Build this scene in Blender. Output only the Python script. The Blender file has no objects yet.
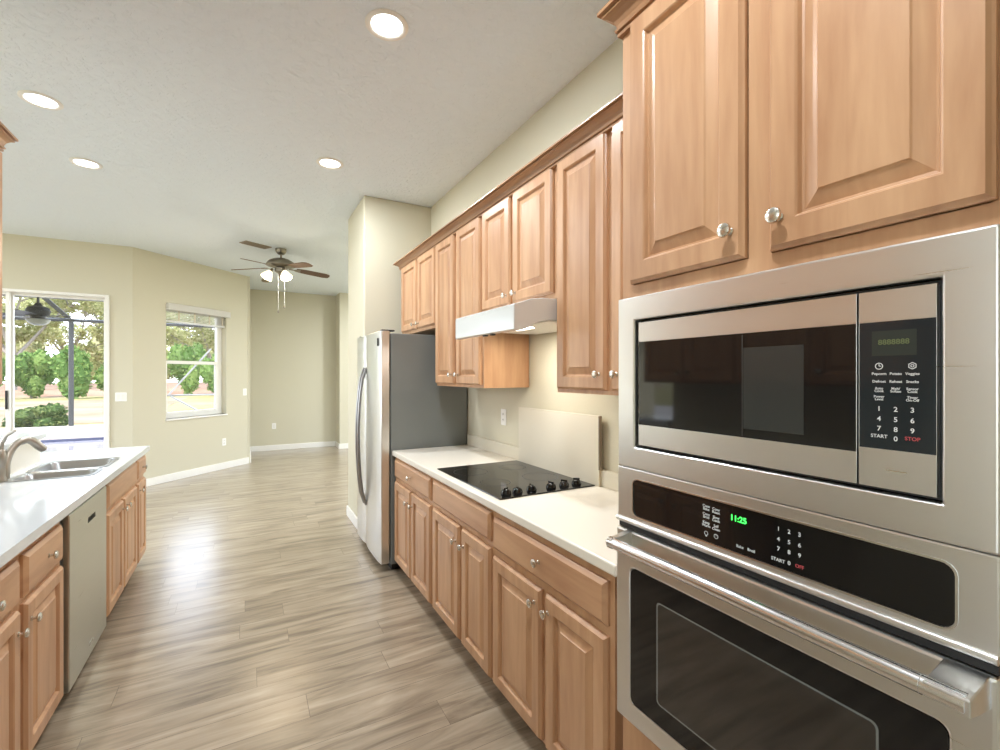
import bpy, math, random
import numpy as np
from mathutils import Vector, Matrix

random.seed(7)
PI = math.pi
scene = bpy.context.scene
COL = scene.collection

# ------------------------------------------------------------------ camera, light, exposure
H = 3.13                      # ceiling height
CAM_H = 1.48
cam_d = bpy.data.cameras.new('camera')
cam_d.sensor_width = 36.0
cam_d.lens = 462 / 1000 * 36.0
cam_d.clip_start = 0.02
cam_d.clip_end = 500
cam = bpy.data.objects.new('camera', cam_d)
COL.objects.link(cam)
cam.location = (0, 0, CAM_H)
cam.rotation_euler = (PI / 2, 0, -math.atan(254.5 / 462))
scene.camera = cam

world = bpy.data.worlds.new('sky')
scene.world = world
world.use_nodes = True
wn, wl = world.node_tree.nodes, world.node_tree.links
wn.clear()
w_out = wn.new('ShaderNodeOutputWorld')
w_bg = wn.new('ShaderNodeBackground')
w_tc = wn.new('ShaderNodeTexCoord')
w_sep = wn.new('ShaderNodeSeparateXYZ')
w_ramp = wn.new('ShaderNodeValToRGB')
wl.new(w_tc.outputs['Generated'], w_sep.inputs[0])
wl.new(w_sep.outputs['Z'], w_ramp.inputs[0])
wl.new(w_ramp.outputs[0], w_bg.inputs[0])
wl.new(w_bg.outputs[0], w_out.inputs[0])
w_ramp.color_ramp.elements[0].position = 0.0
w_ramp.color_ramp.elements[0].color = (0.92, 0.96, 1.0, 1)
w_ramp.color_ramp.elements[1].position = 0.55
w_ramp.color_ramp.elements[1].color = (0.62, 0.76, 1.0, 1)
w_bg.inputs[1].default_value = 3.0

sun_d = bpy.data.lights.new('sun', 'SUN')
sun_d.energy = 4.4
sun_d.angle = math.radians(1.5)
sun_d.color = (1.0, 0.95, 0.86)
sun = bpy.data.objects.new('sun', sun_d)
COL.objects.link(sun)
sun.rotation_euler = (math.radians(38), 0, math.radians(-28))

scene.view_settings.view_transform = 'Standard'
scene.view_settings.look = 'None'
scene.view_settings.gamma = 1.0
scene.view_settings.use_curve_mapping = False
scene.view_settings.exposure = 0.92

HOOD_W = 2.4
LAMP_W = 12.0                 # each recessed ceiling lamp
FAN_W = 6.0                  # each bulb of the ceiling fan

# ------------------------------------------------------------------ materials
def nt(name):
    m = bpy.data.materials.new(name)
    m.use_nodes = True
    n, l = m.node_tree.nodes, m.node_tree.links
    return m, n, l, n['Principled BSDF']

def srgb(r, g, b):
    f = lambda c: (c / 255 / 12.92) if c <= 10 else ((c / 255 + 0.055) / 1.055) ** 2.4
    return (f(r), f(g), f(b), 1)

def plain(name, col, rough=0.5, metal=0.0, spec=0.5, noise=0.0, nscale=30, bump=0.0, coat=0.0):
    m, n, l, b = nt(name)
    b.inputs['Base Color'].default_value = col
    b.inputs['Roughness'].default_value = rough
    b.inputs['Metallic'].default_value = metal
    b.inputs['Specular IOR Level'].default_value = spec
    b.inputs['Coat Weight'].default_value = coat
    b.inputs['Coat Roughness'].default_value = 0.08
    if noise or bump:
        tc = n.new('ShaderNodeTexCoord')
        nz = n.new('ShaderNodeTexNoise')
        nz.inputs['Scale'].default_value = nscale
        nz.inputs['Detail'].default_value = 5
        l.new(tc.outputs['Object'], nz.inputs['Vector'])
        if noise:
            mx = n.new('ShaderNodeMixRGB')
            mx.blend_type = 'MULTIPLY'
            mx.inputs[0].default_value = noise
            mx.inputs[1].default_value = col
            l.new(nz.outputs['Fac'], mx.inputs[2])
            l.new(mx.outputs[0], b.inputs['Base Color'])
        if bump:
            bp = n.new('ShaderNodeBump')
            bp.inputs['Strength'].default_value = bump
            bp.inputs['Distance'].default_value = 0.01
            l.new(nz.outputs['Fac'], bp.inputs['Height'])
            l.new(bp.outputs[0], b.inputs['Normal'])
    return m

def wood(name, light, dark, stretch, rough=0.34):
    m, n, l, b = nt(name)
    tc = n.new('ShaderNodeTexCoord')
    oi = n.new('ShaderNodeObjectInfo')
    mp = n.new('ShaderNodeMapping')
    mp.inputs['Scale'].default_value = stretch
    cmb = n.new('ShaderNodeVectorMath')
    cmb.operation = 'ADD'
    mul = n.new('ShaderNodeMath'); mul.operation = 'MULTIPLY'; mul.inputs[1].default_value = 37.0
    l.new(oi.outputs['Random'], mul.inputs[0])
    l.new(tc.outputs['Object'], mp.inputs['Vector'])
    l.new(mp.outputs[0], cmb.inputs[0])
    l.new(mul.outputs[0], cmb.inputs[1])
    n1 = n.new('ShaderNodeTexNoise')
    n1.inputs['Scale'].default_value = 1.0
    n1.inputs['Detail'].default_value = 7
    n1.inputs['Distortion'].default_value = 0.9
    l.new(cmb.outputs[0], n1.inputs['Vector'])
    n2 = n.new('ShaderNodeTexNoise')
    n2.inputs['Scale'].default_value = 5.5
    n2.inputs['Detail'].default_value = 4
    l.new(cmb.outputs[0], n2.inputs['Vector'])
    mxf = n.new('ShaderNodeMath'); mxf.operation = 'MULTIPLY_ADD'
    mxf.inputs[1].default_value = 0.35
    l.new(n2.outputs['Fac'], mxf.inputs[0])
    l.new(n1.outputs['Fac'], mxf.inputs[2])
    r = n.new('ShaderNodeValToRGB')
    r.color_ramp.elements[0].position = 0.42
    r.color_ramp.elements[0].color = dark
    r.color_ramp.elements[1].position = 0.86
    r.color_ramp.elements[1].color = light
    l.new(mxf.outputs[0], r.inputs[0])
    l.new(r.outputs[0], b.inputs['Base Color'])
    b.inputs['Roughness'].default_value = rough
    b.inputs['Specular IOR Level'].default_value = 0.45
    return m

def floor_mat():
    m, n, l, b = nt('wood_plank_floor')
    tc = n.new('ShaderNodeTexCoord')
    br = n.new('ShaderNodeTexBrick')
    br.inputs['Scale'].default_value = 1.0
    br.inputs['Brick Width'].default_value = 1.22
    br.inputs['Row Height'].default_value = 0.165
    br.inputs['Mortar Size'].default_value = 0.0012
    br.inputs['Mortar Smooth'].default_value = 0.2
    br.offset = 0.0
    br.inputs['Color1'].default_value = (0.15, 0.15, 0.15, 1)
    br.inputs['Color2'].default_value = (0.85, 0.85, 0.85, 1)
    br.inputs['Mortar'].default_value = (0.0, 0.0, 0.0, 1)
    sp = n.new('ShaderNodeSeparateXYZ'); l.new(tc.outputs['Object'], sp.inputs[0])
    dv = n.new('ShaderNodeMath'); dv.operation = 'DIVIDE'; dv.inputs[1].default_value = 0.165; l.new(sp.outputs['Y'], dv.inputs[0])
    fl = n.new('ShaderNodeMath'); fl.operation = 'FLOOR'; l.new(dv.outputs[0], fl.inputs[0])
    wn1 = n.new('ShaderNodeTexWhiteNoise'); wn1.noise_dimensions = '1D'; l.new(fl.outputs[0], wn1.inputs['W'])
    sh = n.new('ShaderNodeMath'); sh.operation = 'MULTIPLY_ADD'; sh.inputs[1].default_value = 1.22
    l.new(wn1.outputs['Value'], sh.inputs[0]); l.new(sp.outputs['X'], sh.inputs[2])
    cb = n.new('ShaderNodeCombineXYZ'); l.new(sh.outputs[0], cb.inputs['X']); l.new(sp.outputs['Y'], cb.inputs['Y'])
    l.new(cb.outputs[0], br.inputs['Vector'])
    # offset grain per plank
    off = n.new('ShaderNodeVectorMath'); off.operation = 'MULTIPLY'
    off.inputs[1].default_value = (9.0, 7.0, 0)
    l.new(br.outputs['Color'], off.inputs[0])
    add = n.new('ShaderNodeVectorMath'); add.operation = 'ADD'
    l.new(tc.outputs['Object'], add.inputs[0])
    l.new(off.outputs[0], add.inputs[1])
    mp = n.new('ShaderNodeMapping')
    mp.inputs['Scale'].default_value = (1.3, 11.0, 1.0)
    l.new(add.outputs[0], mp.inputs['Vector'])
    nz = n.new('ShaderNodeTexNoise')
    nz.inputs['Scale'].default_value = 1.3
    nz.inputs['Detail'].default_value = 8
    nz.inputs['Roughness'].default_value = 0.62
    nz.inputs['Distortion'].default_value = 0.6
    l.new(mp.outputs[0], nz.inputs['Vector'])
    r = n.new('ShaderNodeValToRGB')
    e = r.color_ramp.elements
    e[0].position = 0.30; e[0].color = srgb(115, 101, 85)
    e[1].position = 0.70; e[1].color = srgb(188, 173, 152)
    x = e.new(0.5); x.color = srgb(162, 147, 126)
    l.new(nz.outputs['Fac'], r.inputs[0])
    # per plank tone
    tone = n.new('ShaderNodeMixRGB'); tone.blend_type = 'MULTIPLY'; tone.inputs[0].default_value = 0.42
    tr = n.new('ShaderNodeValToRGB')
    tr.color_ramp.elements[0].color = (0.62, 0.60, 0.58, 1)
    tr.color_ramp.elements[1].color = (1.05, 1.03, 1.0, 1)
    l.new(br.outputs['Color'], tr.inputs[0])
    l.new(r.outputs[0], tone.inputs[1])
    l.new(tr.outputs[0], tone.inputs[2])
    mort = n.new('ShaderNodeMixRGB')
    mort.inputs[2].default_value = srgb(88, 74, 58)
    mfac = n.new('ShaderNodeMath'); mfac.operation = 'MULTIPLY'; mfac.inputs[1].default_value = 0.7
    l.new(br.outputs['Fac'], mfac.inputs[0])
    l.new(mfac.outputs[0], mort.inputs[0])
    l.new(tone.outputs[0], mort.inputs[1])
    l.new(mort.outputs[0], b.inputs['Base Color'])
    b.inputs['Roughness'].default_value = 0.25
    b.inputs['Specular IOR Level'].default_value = 0.35
    b.inputs['Coat Weight'].default_value = 1.0
    b.inputs['Coat IOR'].default_value = 1.3
    b.inputs['Coat Roughness'].default_value = 0.3
    bp = n.new('ShaderNodeBump'); bp.inputs['Strength'].default_value = 0.12; bp.inputs['Distance'].default_value = 0.004
    l.new(nz.outputs['Fac'], bp.inputs['Height'])
    l.new(bp.outputs[0], b.inputs['Normal'])
    return m

def ceiling_mat():
    m, n, l, b = nt('textured_white_ceiling')
    b.inputs['Base Color'].default_value = srgb(232, 240, 247)
    b.inputs['Roughness'].default_value = 0.85
    b.inputs['Specular IOR Level'].default_value = 0.2
    tc = n.new('ShaderNodeTexCoord')
    nz = n.new('ShaderNodeTexNoise')
    nz.inputs['Scale'].default_value = 26
    nz.inputs['Detail'].default_value = 4
    nz.inputs['Distortion'].default_value = 0.5
    l.new(tc.outputs['Object'], nz.inputs['Vector'])
    r = n.new('ShaderNodeValToRGB')
    r.color_ramp.elements[0].position = 0.47
    r.color_ramp.elements[1].position = 0.62
    l.new(nz.outputs['Fac'], r.inputs[0])
    bp = n.new('ShaderNodeBump'); bp.inputs['Strength'].default_value = 0.65; bp.inputs['Distance'].default_value = 0.006
    l.new(r.outputs[0], bp.inputs['Height'])
    l.new(bp.outputs[0], b.inputs['Normal'])
    return m

def steel(name, col, rough, axis_scale, amount=0.10):
    m, n, l, b = nt(name)
    b.inputs['Base Color'].default_value = col
    b.inputs['Metallic'].default_value = 1.0
    tc = n.new('ShaderNodeTexCoord')
    mp = n.new('ShaderNodeMapping'); mp.inputs['Scale'].default_value = axis_scale
    nz = n.new('ShaderNodeTexNoise'); nz.inputs['Scale'].default_value = 1.0; nz.inputs['Detail'].default_value = 3
    l.new(tc.outputs['Object'], mp.inputs['Vector']); l.new(mp.outputs[0], nz.inputs['Vector'])
    ma = n.new('ShaderNodeMath'); ma.operation = 'MULTIPLY_ADD'
    ma.inputs[1].default_value = amount; ma.inputs[2].default_value = rough - amount / 2
    l.new(nz.outputs['Fac'], ma.inputs[0]); l.new(ma.outputs[0], b.inputs['Roughness'])
    bp = n.new('ShaderNodeBump'); bp.inputs['Strength'].default_value = 0.04; bp.inputs['Distance'].default_value = 0.001
    l.new(nz.outputs['Fac'], bp.inputs['Height']); l.new(bp.outputs[0], b.inputs['Normal'])
    return m

def glass_mat(name, tint=(1, 1, 1, 1), refl=0.04):
    m, n, l, b = nt(name)
    n.remove(b)
    out = n['Material Output']
    t = n.new('ShaderNodeBsdfTransparent'); t.inputs[0].default_value = tint
    g = n.new('ShaderNodeBsdfGlossy'); g.inputs['Roughness'].default_value = 0.02
    mx = n.new('ShaderNodeMixShader'); mx.inputs[0].default_value = refl
    l.new(t.outputs[0], mx.inputs[1]); l.new(g.outputs[0], mx.inputs[2])
    l.new(mx.outputs[0], out.inputs['Surface'])
    return m

def emit(name, col, strength):
    m, n, l, b = nt(name)
    b.inputs['Base Color'].default_value = col
    b.inputs['Emission Color'].default_value = col
    b.inputs['Emission Strength'].default_value = strength
    return m

def leaf_mat(name, cols):
    m, n, l, b = nt(name)
    g = n.new('ShaderNodeNewGeometry')
    r = n.new('ShaderNodeValToRGB')
    e = r.color_ramp.elements
    e[0].color = cols[0]; e[1].color = cols[-1]
    for i, c in enumerate(cols[1:-1]):
        x = e.new((i + 1) / (len(cols) - 1)); x.color = c
    l.new(g.outputs['Random Per Island'], r.inputs[0])
    l.new(r.outputs[0], b.inputs['Base Color'])
    b.inputs['Roughness'].default_value = 0.8
    b.inputs['Specular IOR Level'].default_value = 0.05
    b.inputs['Transmission Weight'].default_value = 0.0
    tr = n.new('ShaderNodeBsdfTranslucent')
    l.new(r.outputs[0], tr.inputs[0])
    mx = n.new('ShaderNodeMixShader'); mx.inputs[0].default_value = 0.35
    out = n['Material Output']
    l.new(b.outputs[0], mx.inputs[1]); l.new(tr.outputs[0], mx.inputs[2]); l.new(mx.outputs[0], out.inputs['Surface'])
    return m

def ground_mat(name, c1, c2, scale):
    m, n, l, b = nt(name)
    tc = n.new('ShaderNodeTexCoord')
    nz = n.new('ShaderNodeTexNoise'); nz.inputs['Scale'].default_value = scale; nz.inputs['Detail'].default_value = 6
    l.new(tc.outputs['Object'], nz.inputs['Vector'])
    r = n.new('ShaderNodeValToRGB')
    r.color_ramp.elements[0].position = 0.35; r.color_ramp.elements[0].color = c1
    r.color_ramp.elements[1].position = 0.65; r.color_ramp.elements[1].color = c2
    l.new(nz.outputs['Fac'], r.inputs[0]); l.new(r.outputs[0], b.inputs['Base Color'])
    b.inputs['Roughness'].default_value = 0.9
    b.inputs['Specular IOR Level'].default_value = 0.1
    return m

M = {}
M['maple'] = wood('maple_vertical_grain', srgb(205, 163, 125), srgb(176, 131, 96), (9, 9, 1.1))
M['maple_h'] = wood('maple_horizontal_grain', srgb(205, 163, 125), srgb(175, 130, 96), (9, 1.1, 9))
M['crown'] = wood('glazed_maple_crown', srgb(184, 143, 106), srgb(156, 114, 82), (9, 1.1, 9))
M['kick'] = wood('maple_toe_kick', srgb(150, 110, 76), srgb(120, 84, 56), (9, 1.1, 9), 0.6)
M['floor'] = floor_mat()
M['ceiling'] = ceiling_mat()
M['wall'] = plain('beige_wall_paint', srgb(208, 203, 182), 0.8, spec=0.25, bump=0.08, nscale=60)
M['white'] = plain('white_trim_paint', srgb(238, 236, 230), 0.45)
M['counter'] = plain('cream_solid_surface', srgb(236, 230, 216), 0.28, noise=0.06, nscale=160)
M['splash'] = plain('cream_splash', srgb(222, 215, 196), 0.35, noise=0.05, nscale=160)
M['counter_w'] = plain('white_solid_surface', srgb(222, 228, 232), 0.16, noise=0.05, nscale=160, coat=0.4)
M['steel'] = steel('brushed_stainless_steel', (0.76, 0.76, 0.74, 1), 0.30, (2, 4, 260))
M['steel_s'] = steel('satin_sink_steel', (0.44, 0.46, 0.48, 1), 0.30, (60, 60, 60))
M['steel_p'] = plain('polished_handle_steel', (0.80, 0.81, 0.82, 1), 0.2, metal=1.0)
M['handle_grey'] = plain('dark_grey_handle_metal', (0.34, 0.34, 0.35, 1), 0.28, metal=1.0)
M['nickel'] = plain('satin_nickel', (0.70, 0.67, 0.60, 1), 0.26, metal=1.0)
M['faucet'] = plain('brushed_nickel_faucet', (0.40, 0.37, 0.32, 1), 0.34, metal=1.0)
M['grey'] = plain('grey_painted_metal', srgb(124, 128, 126), 0.36, spec=0.5)
M['dw'] = steel('dishwasher_steel', (0.60, 0.61, 0.57, 1), 0.30, (2, 4, 200))
M['black'] = plain('black_plastic', (0.012, 0.012, 0.013, 1), 0.45)
M['blackglass'] = plain('black_glass', (0.006, 0.0065, 0.007, 1), 0.05, spec=0.5)
M['ovenglass'] = plain('oven_window_glass', (0.016, 0.015, 0.014, 1), 0.06, spec=1.0)
M['mwreflect'] = plain('painted_glass_reflection', (0.035, 0.038, 0.036, 1), 0.12)
M['keypad'] = plain('dark_keypad_glass', (0.016, 0.022, 0.026, 1), 0.08)
M['glossblack'] = plain('gloss_black_glass', (0.005, 0.005, 0.005, 1), 0.06, spec=0.5)
M['lcd'] = plain('unlit_display', (0.03, 0.04, 0.035, 1), 0.2)
M['txt'] = plain('white_print', srgb(225, 230, 230), 0.6)
M['txt_red'] = plain('red_print', srgb(196, 80, 84), 0.6)
M['txt_dim'] = plain('dim_olive_segments', srgb(98, 108, 66), 0.6)
M['txt_green'] = emit('green_clock_digits', (0.05, 1.0, 0.10, 1), 1.6)
M['edge'] = plain('window_bevel_edge', (0.35, 0.42, 0.46, 1), 0.15, metal=0.8)
M['blind'] = plain('white_blind_slats', srgb(240, 238, 232), 0.55)
def translucent(m, col, f):
    n, l = m.node_tree.nodes, m.node_tree.links
    t = n.new('ShaderNodeBsdfTranslucent'); t.inputs[0].default_value = col
    mx = n.new('ShaderNodeMixShader'); mx.inputs[0].default_value = f
    l.new(n['Principled BSDF'].outputs[0], mx.inputs[1]); l.new(t.outputs[0], mx.inputs[2]); l.new(mx.outputs[0], n['Material Output'].inputs['Surface'])
translucent(M['blind'], (.9, .89, .86, 1), .45)
M['tape'] = plain('beige_ladder_tape', srgb(206, 194, 172), .8)
M['plate'] = plain('white_switch_plate', srgb(244, 243, 238), 0.4)
M['slot'] = plain('dark_slots', srgb(70, 68, 64), 0.6)
M['lens'] = emit('lamp_lens', (1.0, 0.98, 0.94, 1), 7.0)
M['shade'] = emit('lit_frosted_glass', (1.0, 0.87, 0.62, 1), 1.0)
M['hoodlens'] = emit('hood_lamp_lens', (1.0, 0.93, 0.82, 1), 4.0)
M['fanmetal'] = plain('antique_pewter', (0.30, 0.27, 0.22, 1), 0.34, metal=1.0)
M['blade'] = wood('dark_walnut_blade', srgb(112, 82, 58), srgb(78, 54, 38), (3, 3, 8), 0.4)
M['lanaifan'] = plain('dark_bronze_metal', srgb(31, 31, 32), 0.5)
M['lanaiglass'] = plain('smoky_glass_bowl', srgb(150, 152, 140), 0.25)
M['pane'] = glass_mat('clear_window_glass')
M['bronze'] = plain('slate_aluminium', srgb(58, 59, 60), 0.6, spec=0.2)
M['ventm'] = plain('taupe_vent', srgb(150, 138, 122), 0.6)
M['alu'] = plain('pale_grey_aluminium', srgb(128, 128, 126), .6, spec=.2)
M['deck'] = plain('pale_pool_deck', srgb(185, 177, 169), 0.85, noise=0.15, nscale=4)
M['pooltile'] = plain('navy_waterline_tile', srgb(60, 66, 92), 0.3)
M['pooltile'].name = 'navy_waterline_tile'
M['coping'] = ground_mat('brick_coping', srgb(164, 145, 136), srgb(182, 173, 165), 5)
M['poolwater'] = plain('pool_water', srgb(149, 143, 149), 0.06)
M['lawn'] = ground_mat('dry_lawn', srgb(126, 120, 76), srgb(146, 133, 96), 0.25)
M['bank'] = ground_mat('dirt_bank', srgb(126, 96, 78), srgb(144, 120, 101), 0.4)
M['pond'] = ground_mat('tan_pond_water', srgb(118, 100, 78), srgb(138, 122, 104), .3)
M['bark'] = plain('pale_bark', srgb(144, 137, 128), 0.9, noise=0.3, nscale=6)
M['leaf_oak'] = leaf_mat('oak_leaves', [srgb(128, 134, 84), srgb(158, 160, 108), srgb(178, 174, 136)])
M['leaf_green'] = leaf_mat('bright_green_leaves', [srgb(78, 108, 58), srgb(104, 134, 74), srgb(136, 156, 92)])
M['leaf_shrub'] = leaf_mat('shrub_leaves', [srgb(53, 74, 42), srgb(78, 99, 56), srgb(128, 138, 86)])
M['roof'] = plain('lanai_ceiling_paint', srgb(119, 120, 110), 0.8)

# ------------------------------------------------------------------ mesh builder
class MB:
    def __init__(s):
        s.v, s.f = [], []
    def add(s, verts, faces):
        o = len(s.v)
        s.v += [tuple(p) for p in verts]
        s.f += [tuple(i + o for i in f) for f in faces]
        return s
    def box(s, x0, x1, y0, y1, z0, z1):
        x0, x1 = sorted((x0, x1)); y0, y1 = sorted((y0, y1)); z0, z1 = sorted((z0, z1))
        return s.add([(x0, y0, z0), (x1, y0, z0), (x1, y1, z0), (x0, y1, z0), (x0, y0, z1), (x1, y0, z1), (x1, y1, z1), (x0, y1, z1)],
                     [(0, 3, 2, 1), (4, 5, 6, 7), (0, 1, 5, 4), (1, 2, 6, 5), (2, 3, 7, 6), (3, 0, 4, 7)])
    def loops(s, rings, cap0=True, cap1=True):
        n = len(rings[0]); o = len(s.v)
        for r in rings: s.v += [tuple(p) for p in r]
        for i in range(len(rings) - 1):
            for k in range(n):
                a, b = o + i * n + k, o + i * n + (k + 1) % n
                s.f.append((a, b, b + n, a + n))
        if cap0: s.f.append(tuple(o + k for k in reversed(range(n))))
        if cap1: s.f.append(tuple(o + (len(rings) - 1) * n + k for k in range(n)))
        return s
    def prism(s, prof, axis, a0, a1):
        def P(p, a):
            if axis == 'y': return (p[0], a, p[1])
            if axis == 'x': return (a, p[0], p[1])
            return (p[0], p[1], a)
        return s.loops([[P(p, a0) for p in prof], [P(p, a1) for p in prof]])
    def lathe(s, prof, c, axis='z', n=24, sign=1):
        rings = []
        for r, h in prof:
            ring = []
            for k in range(n):
                a = 2 * PI * k / n
                u, w = r * math.cos(a), r * math.sin(a)
                if axis == 'z': p = (c[0] + u, c[1] + w, c[2] + h * sign)
                elif axis == 'x': p = (c[0] + h * sign, c[1] + u, c[2] + w)
                else: p = (c[0] + u, c[1] + h * sign, c[2] + w)
                ring.append(p)
            rings.append(ring)
        return s.loops(rings)
    def tube(s, pts, rad, n=12):
        pts = [Vector(p) for p in pts]
        if not isinstance(rad, (list, tuple)): rad = [rad] * len(pts)
        rings, up = [], Vector((0.13, 0.31, 0.94)).normalized()
        for i, p in enumerate(pts):
            t = (pts[min(i + 1, len(pts) - 1)] - pts[max(i - 1, 0)]).normalized()
            if i == 0:
                a = t.cross(up)
                if a.length < 1e-3: a = t.cross(Vector((1, 0, 0)))
                a.normalize()
            else:
                a = (a - t * a.dot(t)).normalized()
            b = t.cross(a)
            rings.append([p + (a * math.cos(2 * PI * k / n) + b * math.sin(2 * PI * k / n)) * rad[i] for k in range(n)])
        return s.loops(rings)
    def xform(s, mat):
        s.v = [tuple(mat @ Vector(p)) for p in s.v]
        return s
    def build(s, name, mat, parent=None, smooth=False, bevel=0.0, seg=2, loc=None):
        """verts are world coordinates; the object sits at loc (or its thing's base)"""
        me = bpy.data.meshes.new(name)
        base = Vector(loc) if loc is not None else Vector((0, 0, 0))
        if parent is not None:
            base = world_loc(parent)
        me.from_pydata([tuple(Vector(p) - base) for p in s.v], [], s.f)
        me.materials.append(M[mat] if isinstance(mat, str) else mat)
        ob = bpy.data.objects.new(name, me)
        COL.objects.link(ob)
        if parent is not None: ob.parent = parent
        else: ob.location = base
        fix_normals(me)
        if smooth:
            for p in me.polygons: p.use_smooth = True
            me.set_sharp_from_angle(angle=math.radians(40))
        if bevel:
            b = ob.modifiers.new('bevel', 'BEVEL')
            b.width = bevel; b.segments = seg; b.limit_method = 'ANGLE'; b.angle_limit = math.radians(50)
        return ob

import bmesh
def fix_normals(me):
    bm = bmesh.new(); bm.from_mesh(me)
    bmesh.ops.recalc_face_normals(bm, faces=bm.faces)
    bm.to_mesh(me); bm.free()

def world_loc(o):
    p = Vector(o.location)
    while o.parent is not None:
        o = o.parent
        p += Vector(o.location)
    return p

def thing(name, label, cat, loc, group=None):
    o = bpy.data.objects.new(name, None)
    o.empty_display_size = 0.1
    COL.objects.link(o)
    o.location = loc
    o['label'] = label; o['category'] = cat
    if group: o['group'] = group
    return o

def tag(o, label, cat, group=None, kind=None):
    o['label'] = label; o['category'] = cat
    if group: o['group'] = group
    if kind: o['kind'] = kind
    return o

def struct(name, mb, mat, label=None, cat=None, **k):
    o = mb.build(name, mat, **k)
    if k.get('parent') is None:
        o['kind'] = 'structure'
        if label: o['label'] = label; o['category'] = cat or 'structure'
    return o

def copy_tree(o, parent=None):
    c = o.copy(); COL.objects.link(c)
    if parent is not None: c.parent = parent
    for ch in list(o.children): copy_tree(ch, c)
    return c

def rounded(y0, y1, z0, z1, r, n=5):
    """rounded rectangle in two coordinates"""
    pts = []
    for cx, cy, a0 in ((y1 - r, z1 - r, 0), (y0 + r, z1 - r, PI / 2), (y0 + r, z0 + r, PI), (y1 - r, z0 + r, 1.5 * PI)):
        for k in range(n + 1):
            a = a0 + PI / 2 * k / n
            pts.append((cx + r * math.cos(a), cy + r * math.sin(a)))
    return pts

def ring_plate(mb, outer, inner, xa, xb):
    """plate in the x = const plane with a hole; outer and inner have equal point counts"""
    n = len(outer); o = len(mb.v)
    for ring, x in ((outer, xa), (inner, xa), (inner, xb), (outer, xb)):
        mb.v += [(x, p[0], p[1]) for p in ring]
    for a, b in ((0, 1), (1, 2), (2, 3), (3, 0)):
        for k in range(n):
            k2 = (k + 1) % n
            mb.f.append((o + a * n + k, o + a * n + k2, o + b * n + k2, o + b * n + k))
    return mb

def text_mb(items, x):
    """lettering that faces -X and reads left to right for somebody looking along +X"""
    mb = MB()
    for body, y, z, size in items:
        cu = bpy.data.curves.new('t', 'FONT')
        cu.body = body; cu.size = size; cu.align_x = 'CENTER'; cu.align_y = 'CENTER'
        cu.space_line = 0.8
        cu.offset = size * 0.012
        cu.extrude = 0.0002
        cu.resolution_u = 3
        ob = bpy.data.objects.new('t', cu)
        me = bpy.data.meshes.new_from_object(ob)
        o = len(mb.v)
        for v in me.vertices: mb.v.append((x - v.co.z, y - v.co.x, z + v.co.y))
        for p in me.polygons: mb.f.append(tuple(o + i for i in p.vertices))
        bpy.data.objects.remove(ob); bpy.data.curves.remove(cu); bpy.data.meshes.remove(me)
    return mb

# ------------------------------------------------------------------ room shell
def poly_slab(pts, z0, z1):
    return MB().loops([[(x, y, z0) for x, y in pts], [(x, y, z1) for x, y in pts]])

OUT = [(-6.2, -3.6), (3.75, -3.6), (3.75, 10.3), (0.0, 10.3), (0.0, 8.83), (-1.33, 7.6), (-6.2, 7.6)]
struct('floor', poly_slab(OUT, -0.12, 0.0), 'floor', 'grey brown wood plank floor running through the kitchen', 'floor')
struct('ceiling', poly_slab(OUT, H, H + 0.15), 'ceiling', 'white textured ceiling', 'ceiling')

WX = 1.60
struct('wall_right', MB().box(WX, WX + 0.15, -3.6, 4.31, 0, H), 'wall', 'pale green beige wall behind the cooktop run', 'wall')
stub = MB().box(0.951, 1.75, 4.31, 5.06, 0, H)
struct('wall_stub', stub, 'wall', 'short beige wall projecting beyond the refrigerator', 'wall', bevel=0.012, seg=3)
struct('wall_far', MB().box(-0.1, 1.66, 10.1, 10.25, 0, H), 'wall', 'beige end wall of the breakfast nook', 'wall')
struct('wall_nook', MB().box(1.65, 3.7, 9.65, 10.25, 0, H), 'wall', 'bright beige wall piece right of the end wall', 'wall')
struct('wall_side', MB().box(3.55, 3.7, 5.06, 5.15, 0, H).box(3.55, 3.7, 7.35, 9.65, 0, H).box(3.55, 3.7, 5.15, 7.35, 2.6, H).box(1.75, 3.7, 4.91, 5.06, 0, H), 'wall')
struct('wall_return', MB().box(-0.085, 0.065, 8.80, 10.1, 0, H), 'wall')
# wall with the sliding door, opening X -4.3 .. -1.53, z 0 .. 2.445
w1 = MB().box(-1.505, -1.274, 7.5, 7.65, 0, H).box(-4.3, -1.505, 7.5, 7.65, 2.487, H).box(-6.2, -4.3, 7.5, 7.65, 0, H)
struct('wall_back', w1, 'wall', 'beige wall around the sliding patio door', 'wall')
# angled wall with the window
def ang(mb):
    m = Matrix.Translation((-1.274, 7.5, 0)) @ Matrix.Rotation(PI / 4, 4, 'Z')
    return mb.xform(m)
S2 = math.sqrt(2)
K0, K1, WZ0, WZ1, L = 0.313 * S2, 1.01 * S2, 0.868, 2.40, 1.339 * S2
wa = MB().box(0, K0, 0, 0.15, 0, H).box(K1, L, 0, 0.15, 0, H).box(K0, K1, 0, 0.15, 0, WZ0).box(K0, K1, 0, 0.15, WZ1 + 0.06, H)
struct('wall_angled', ang(wa), 'wall', 'angled beige wall holding the window', 'wall')
struct('wall_rear', MB().box(-6.2, WX, -2.35, -2.2, 0, H), 'wall', 'beige wall at the near end of the kitchen', 'wall')
# kitchen wall left of camera and the half wall behind the sink
struct('wall_left', MB().box(-1.34, -1.22, 0.35, 2.70, 0, H), 'wall')
struct('wall_bar', MB().box(-1.30, -1.17, 2.70, 4.08, 0, 1.06), 'counter', 'low cream wall behind the sink carrying the bar top', 'wall')

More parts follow.
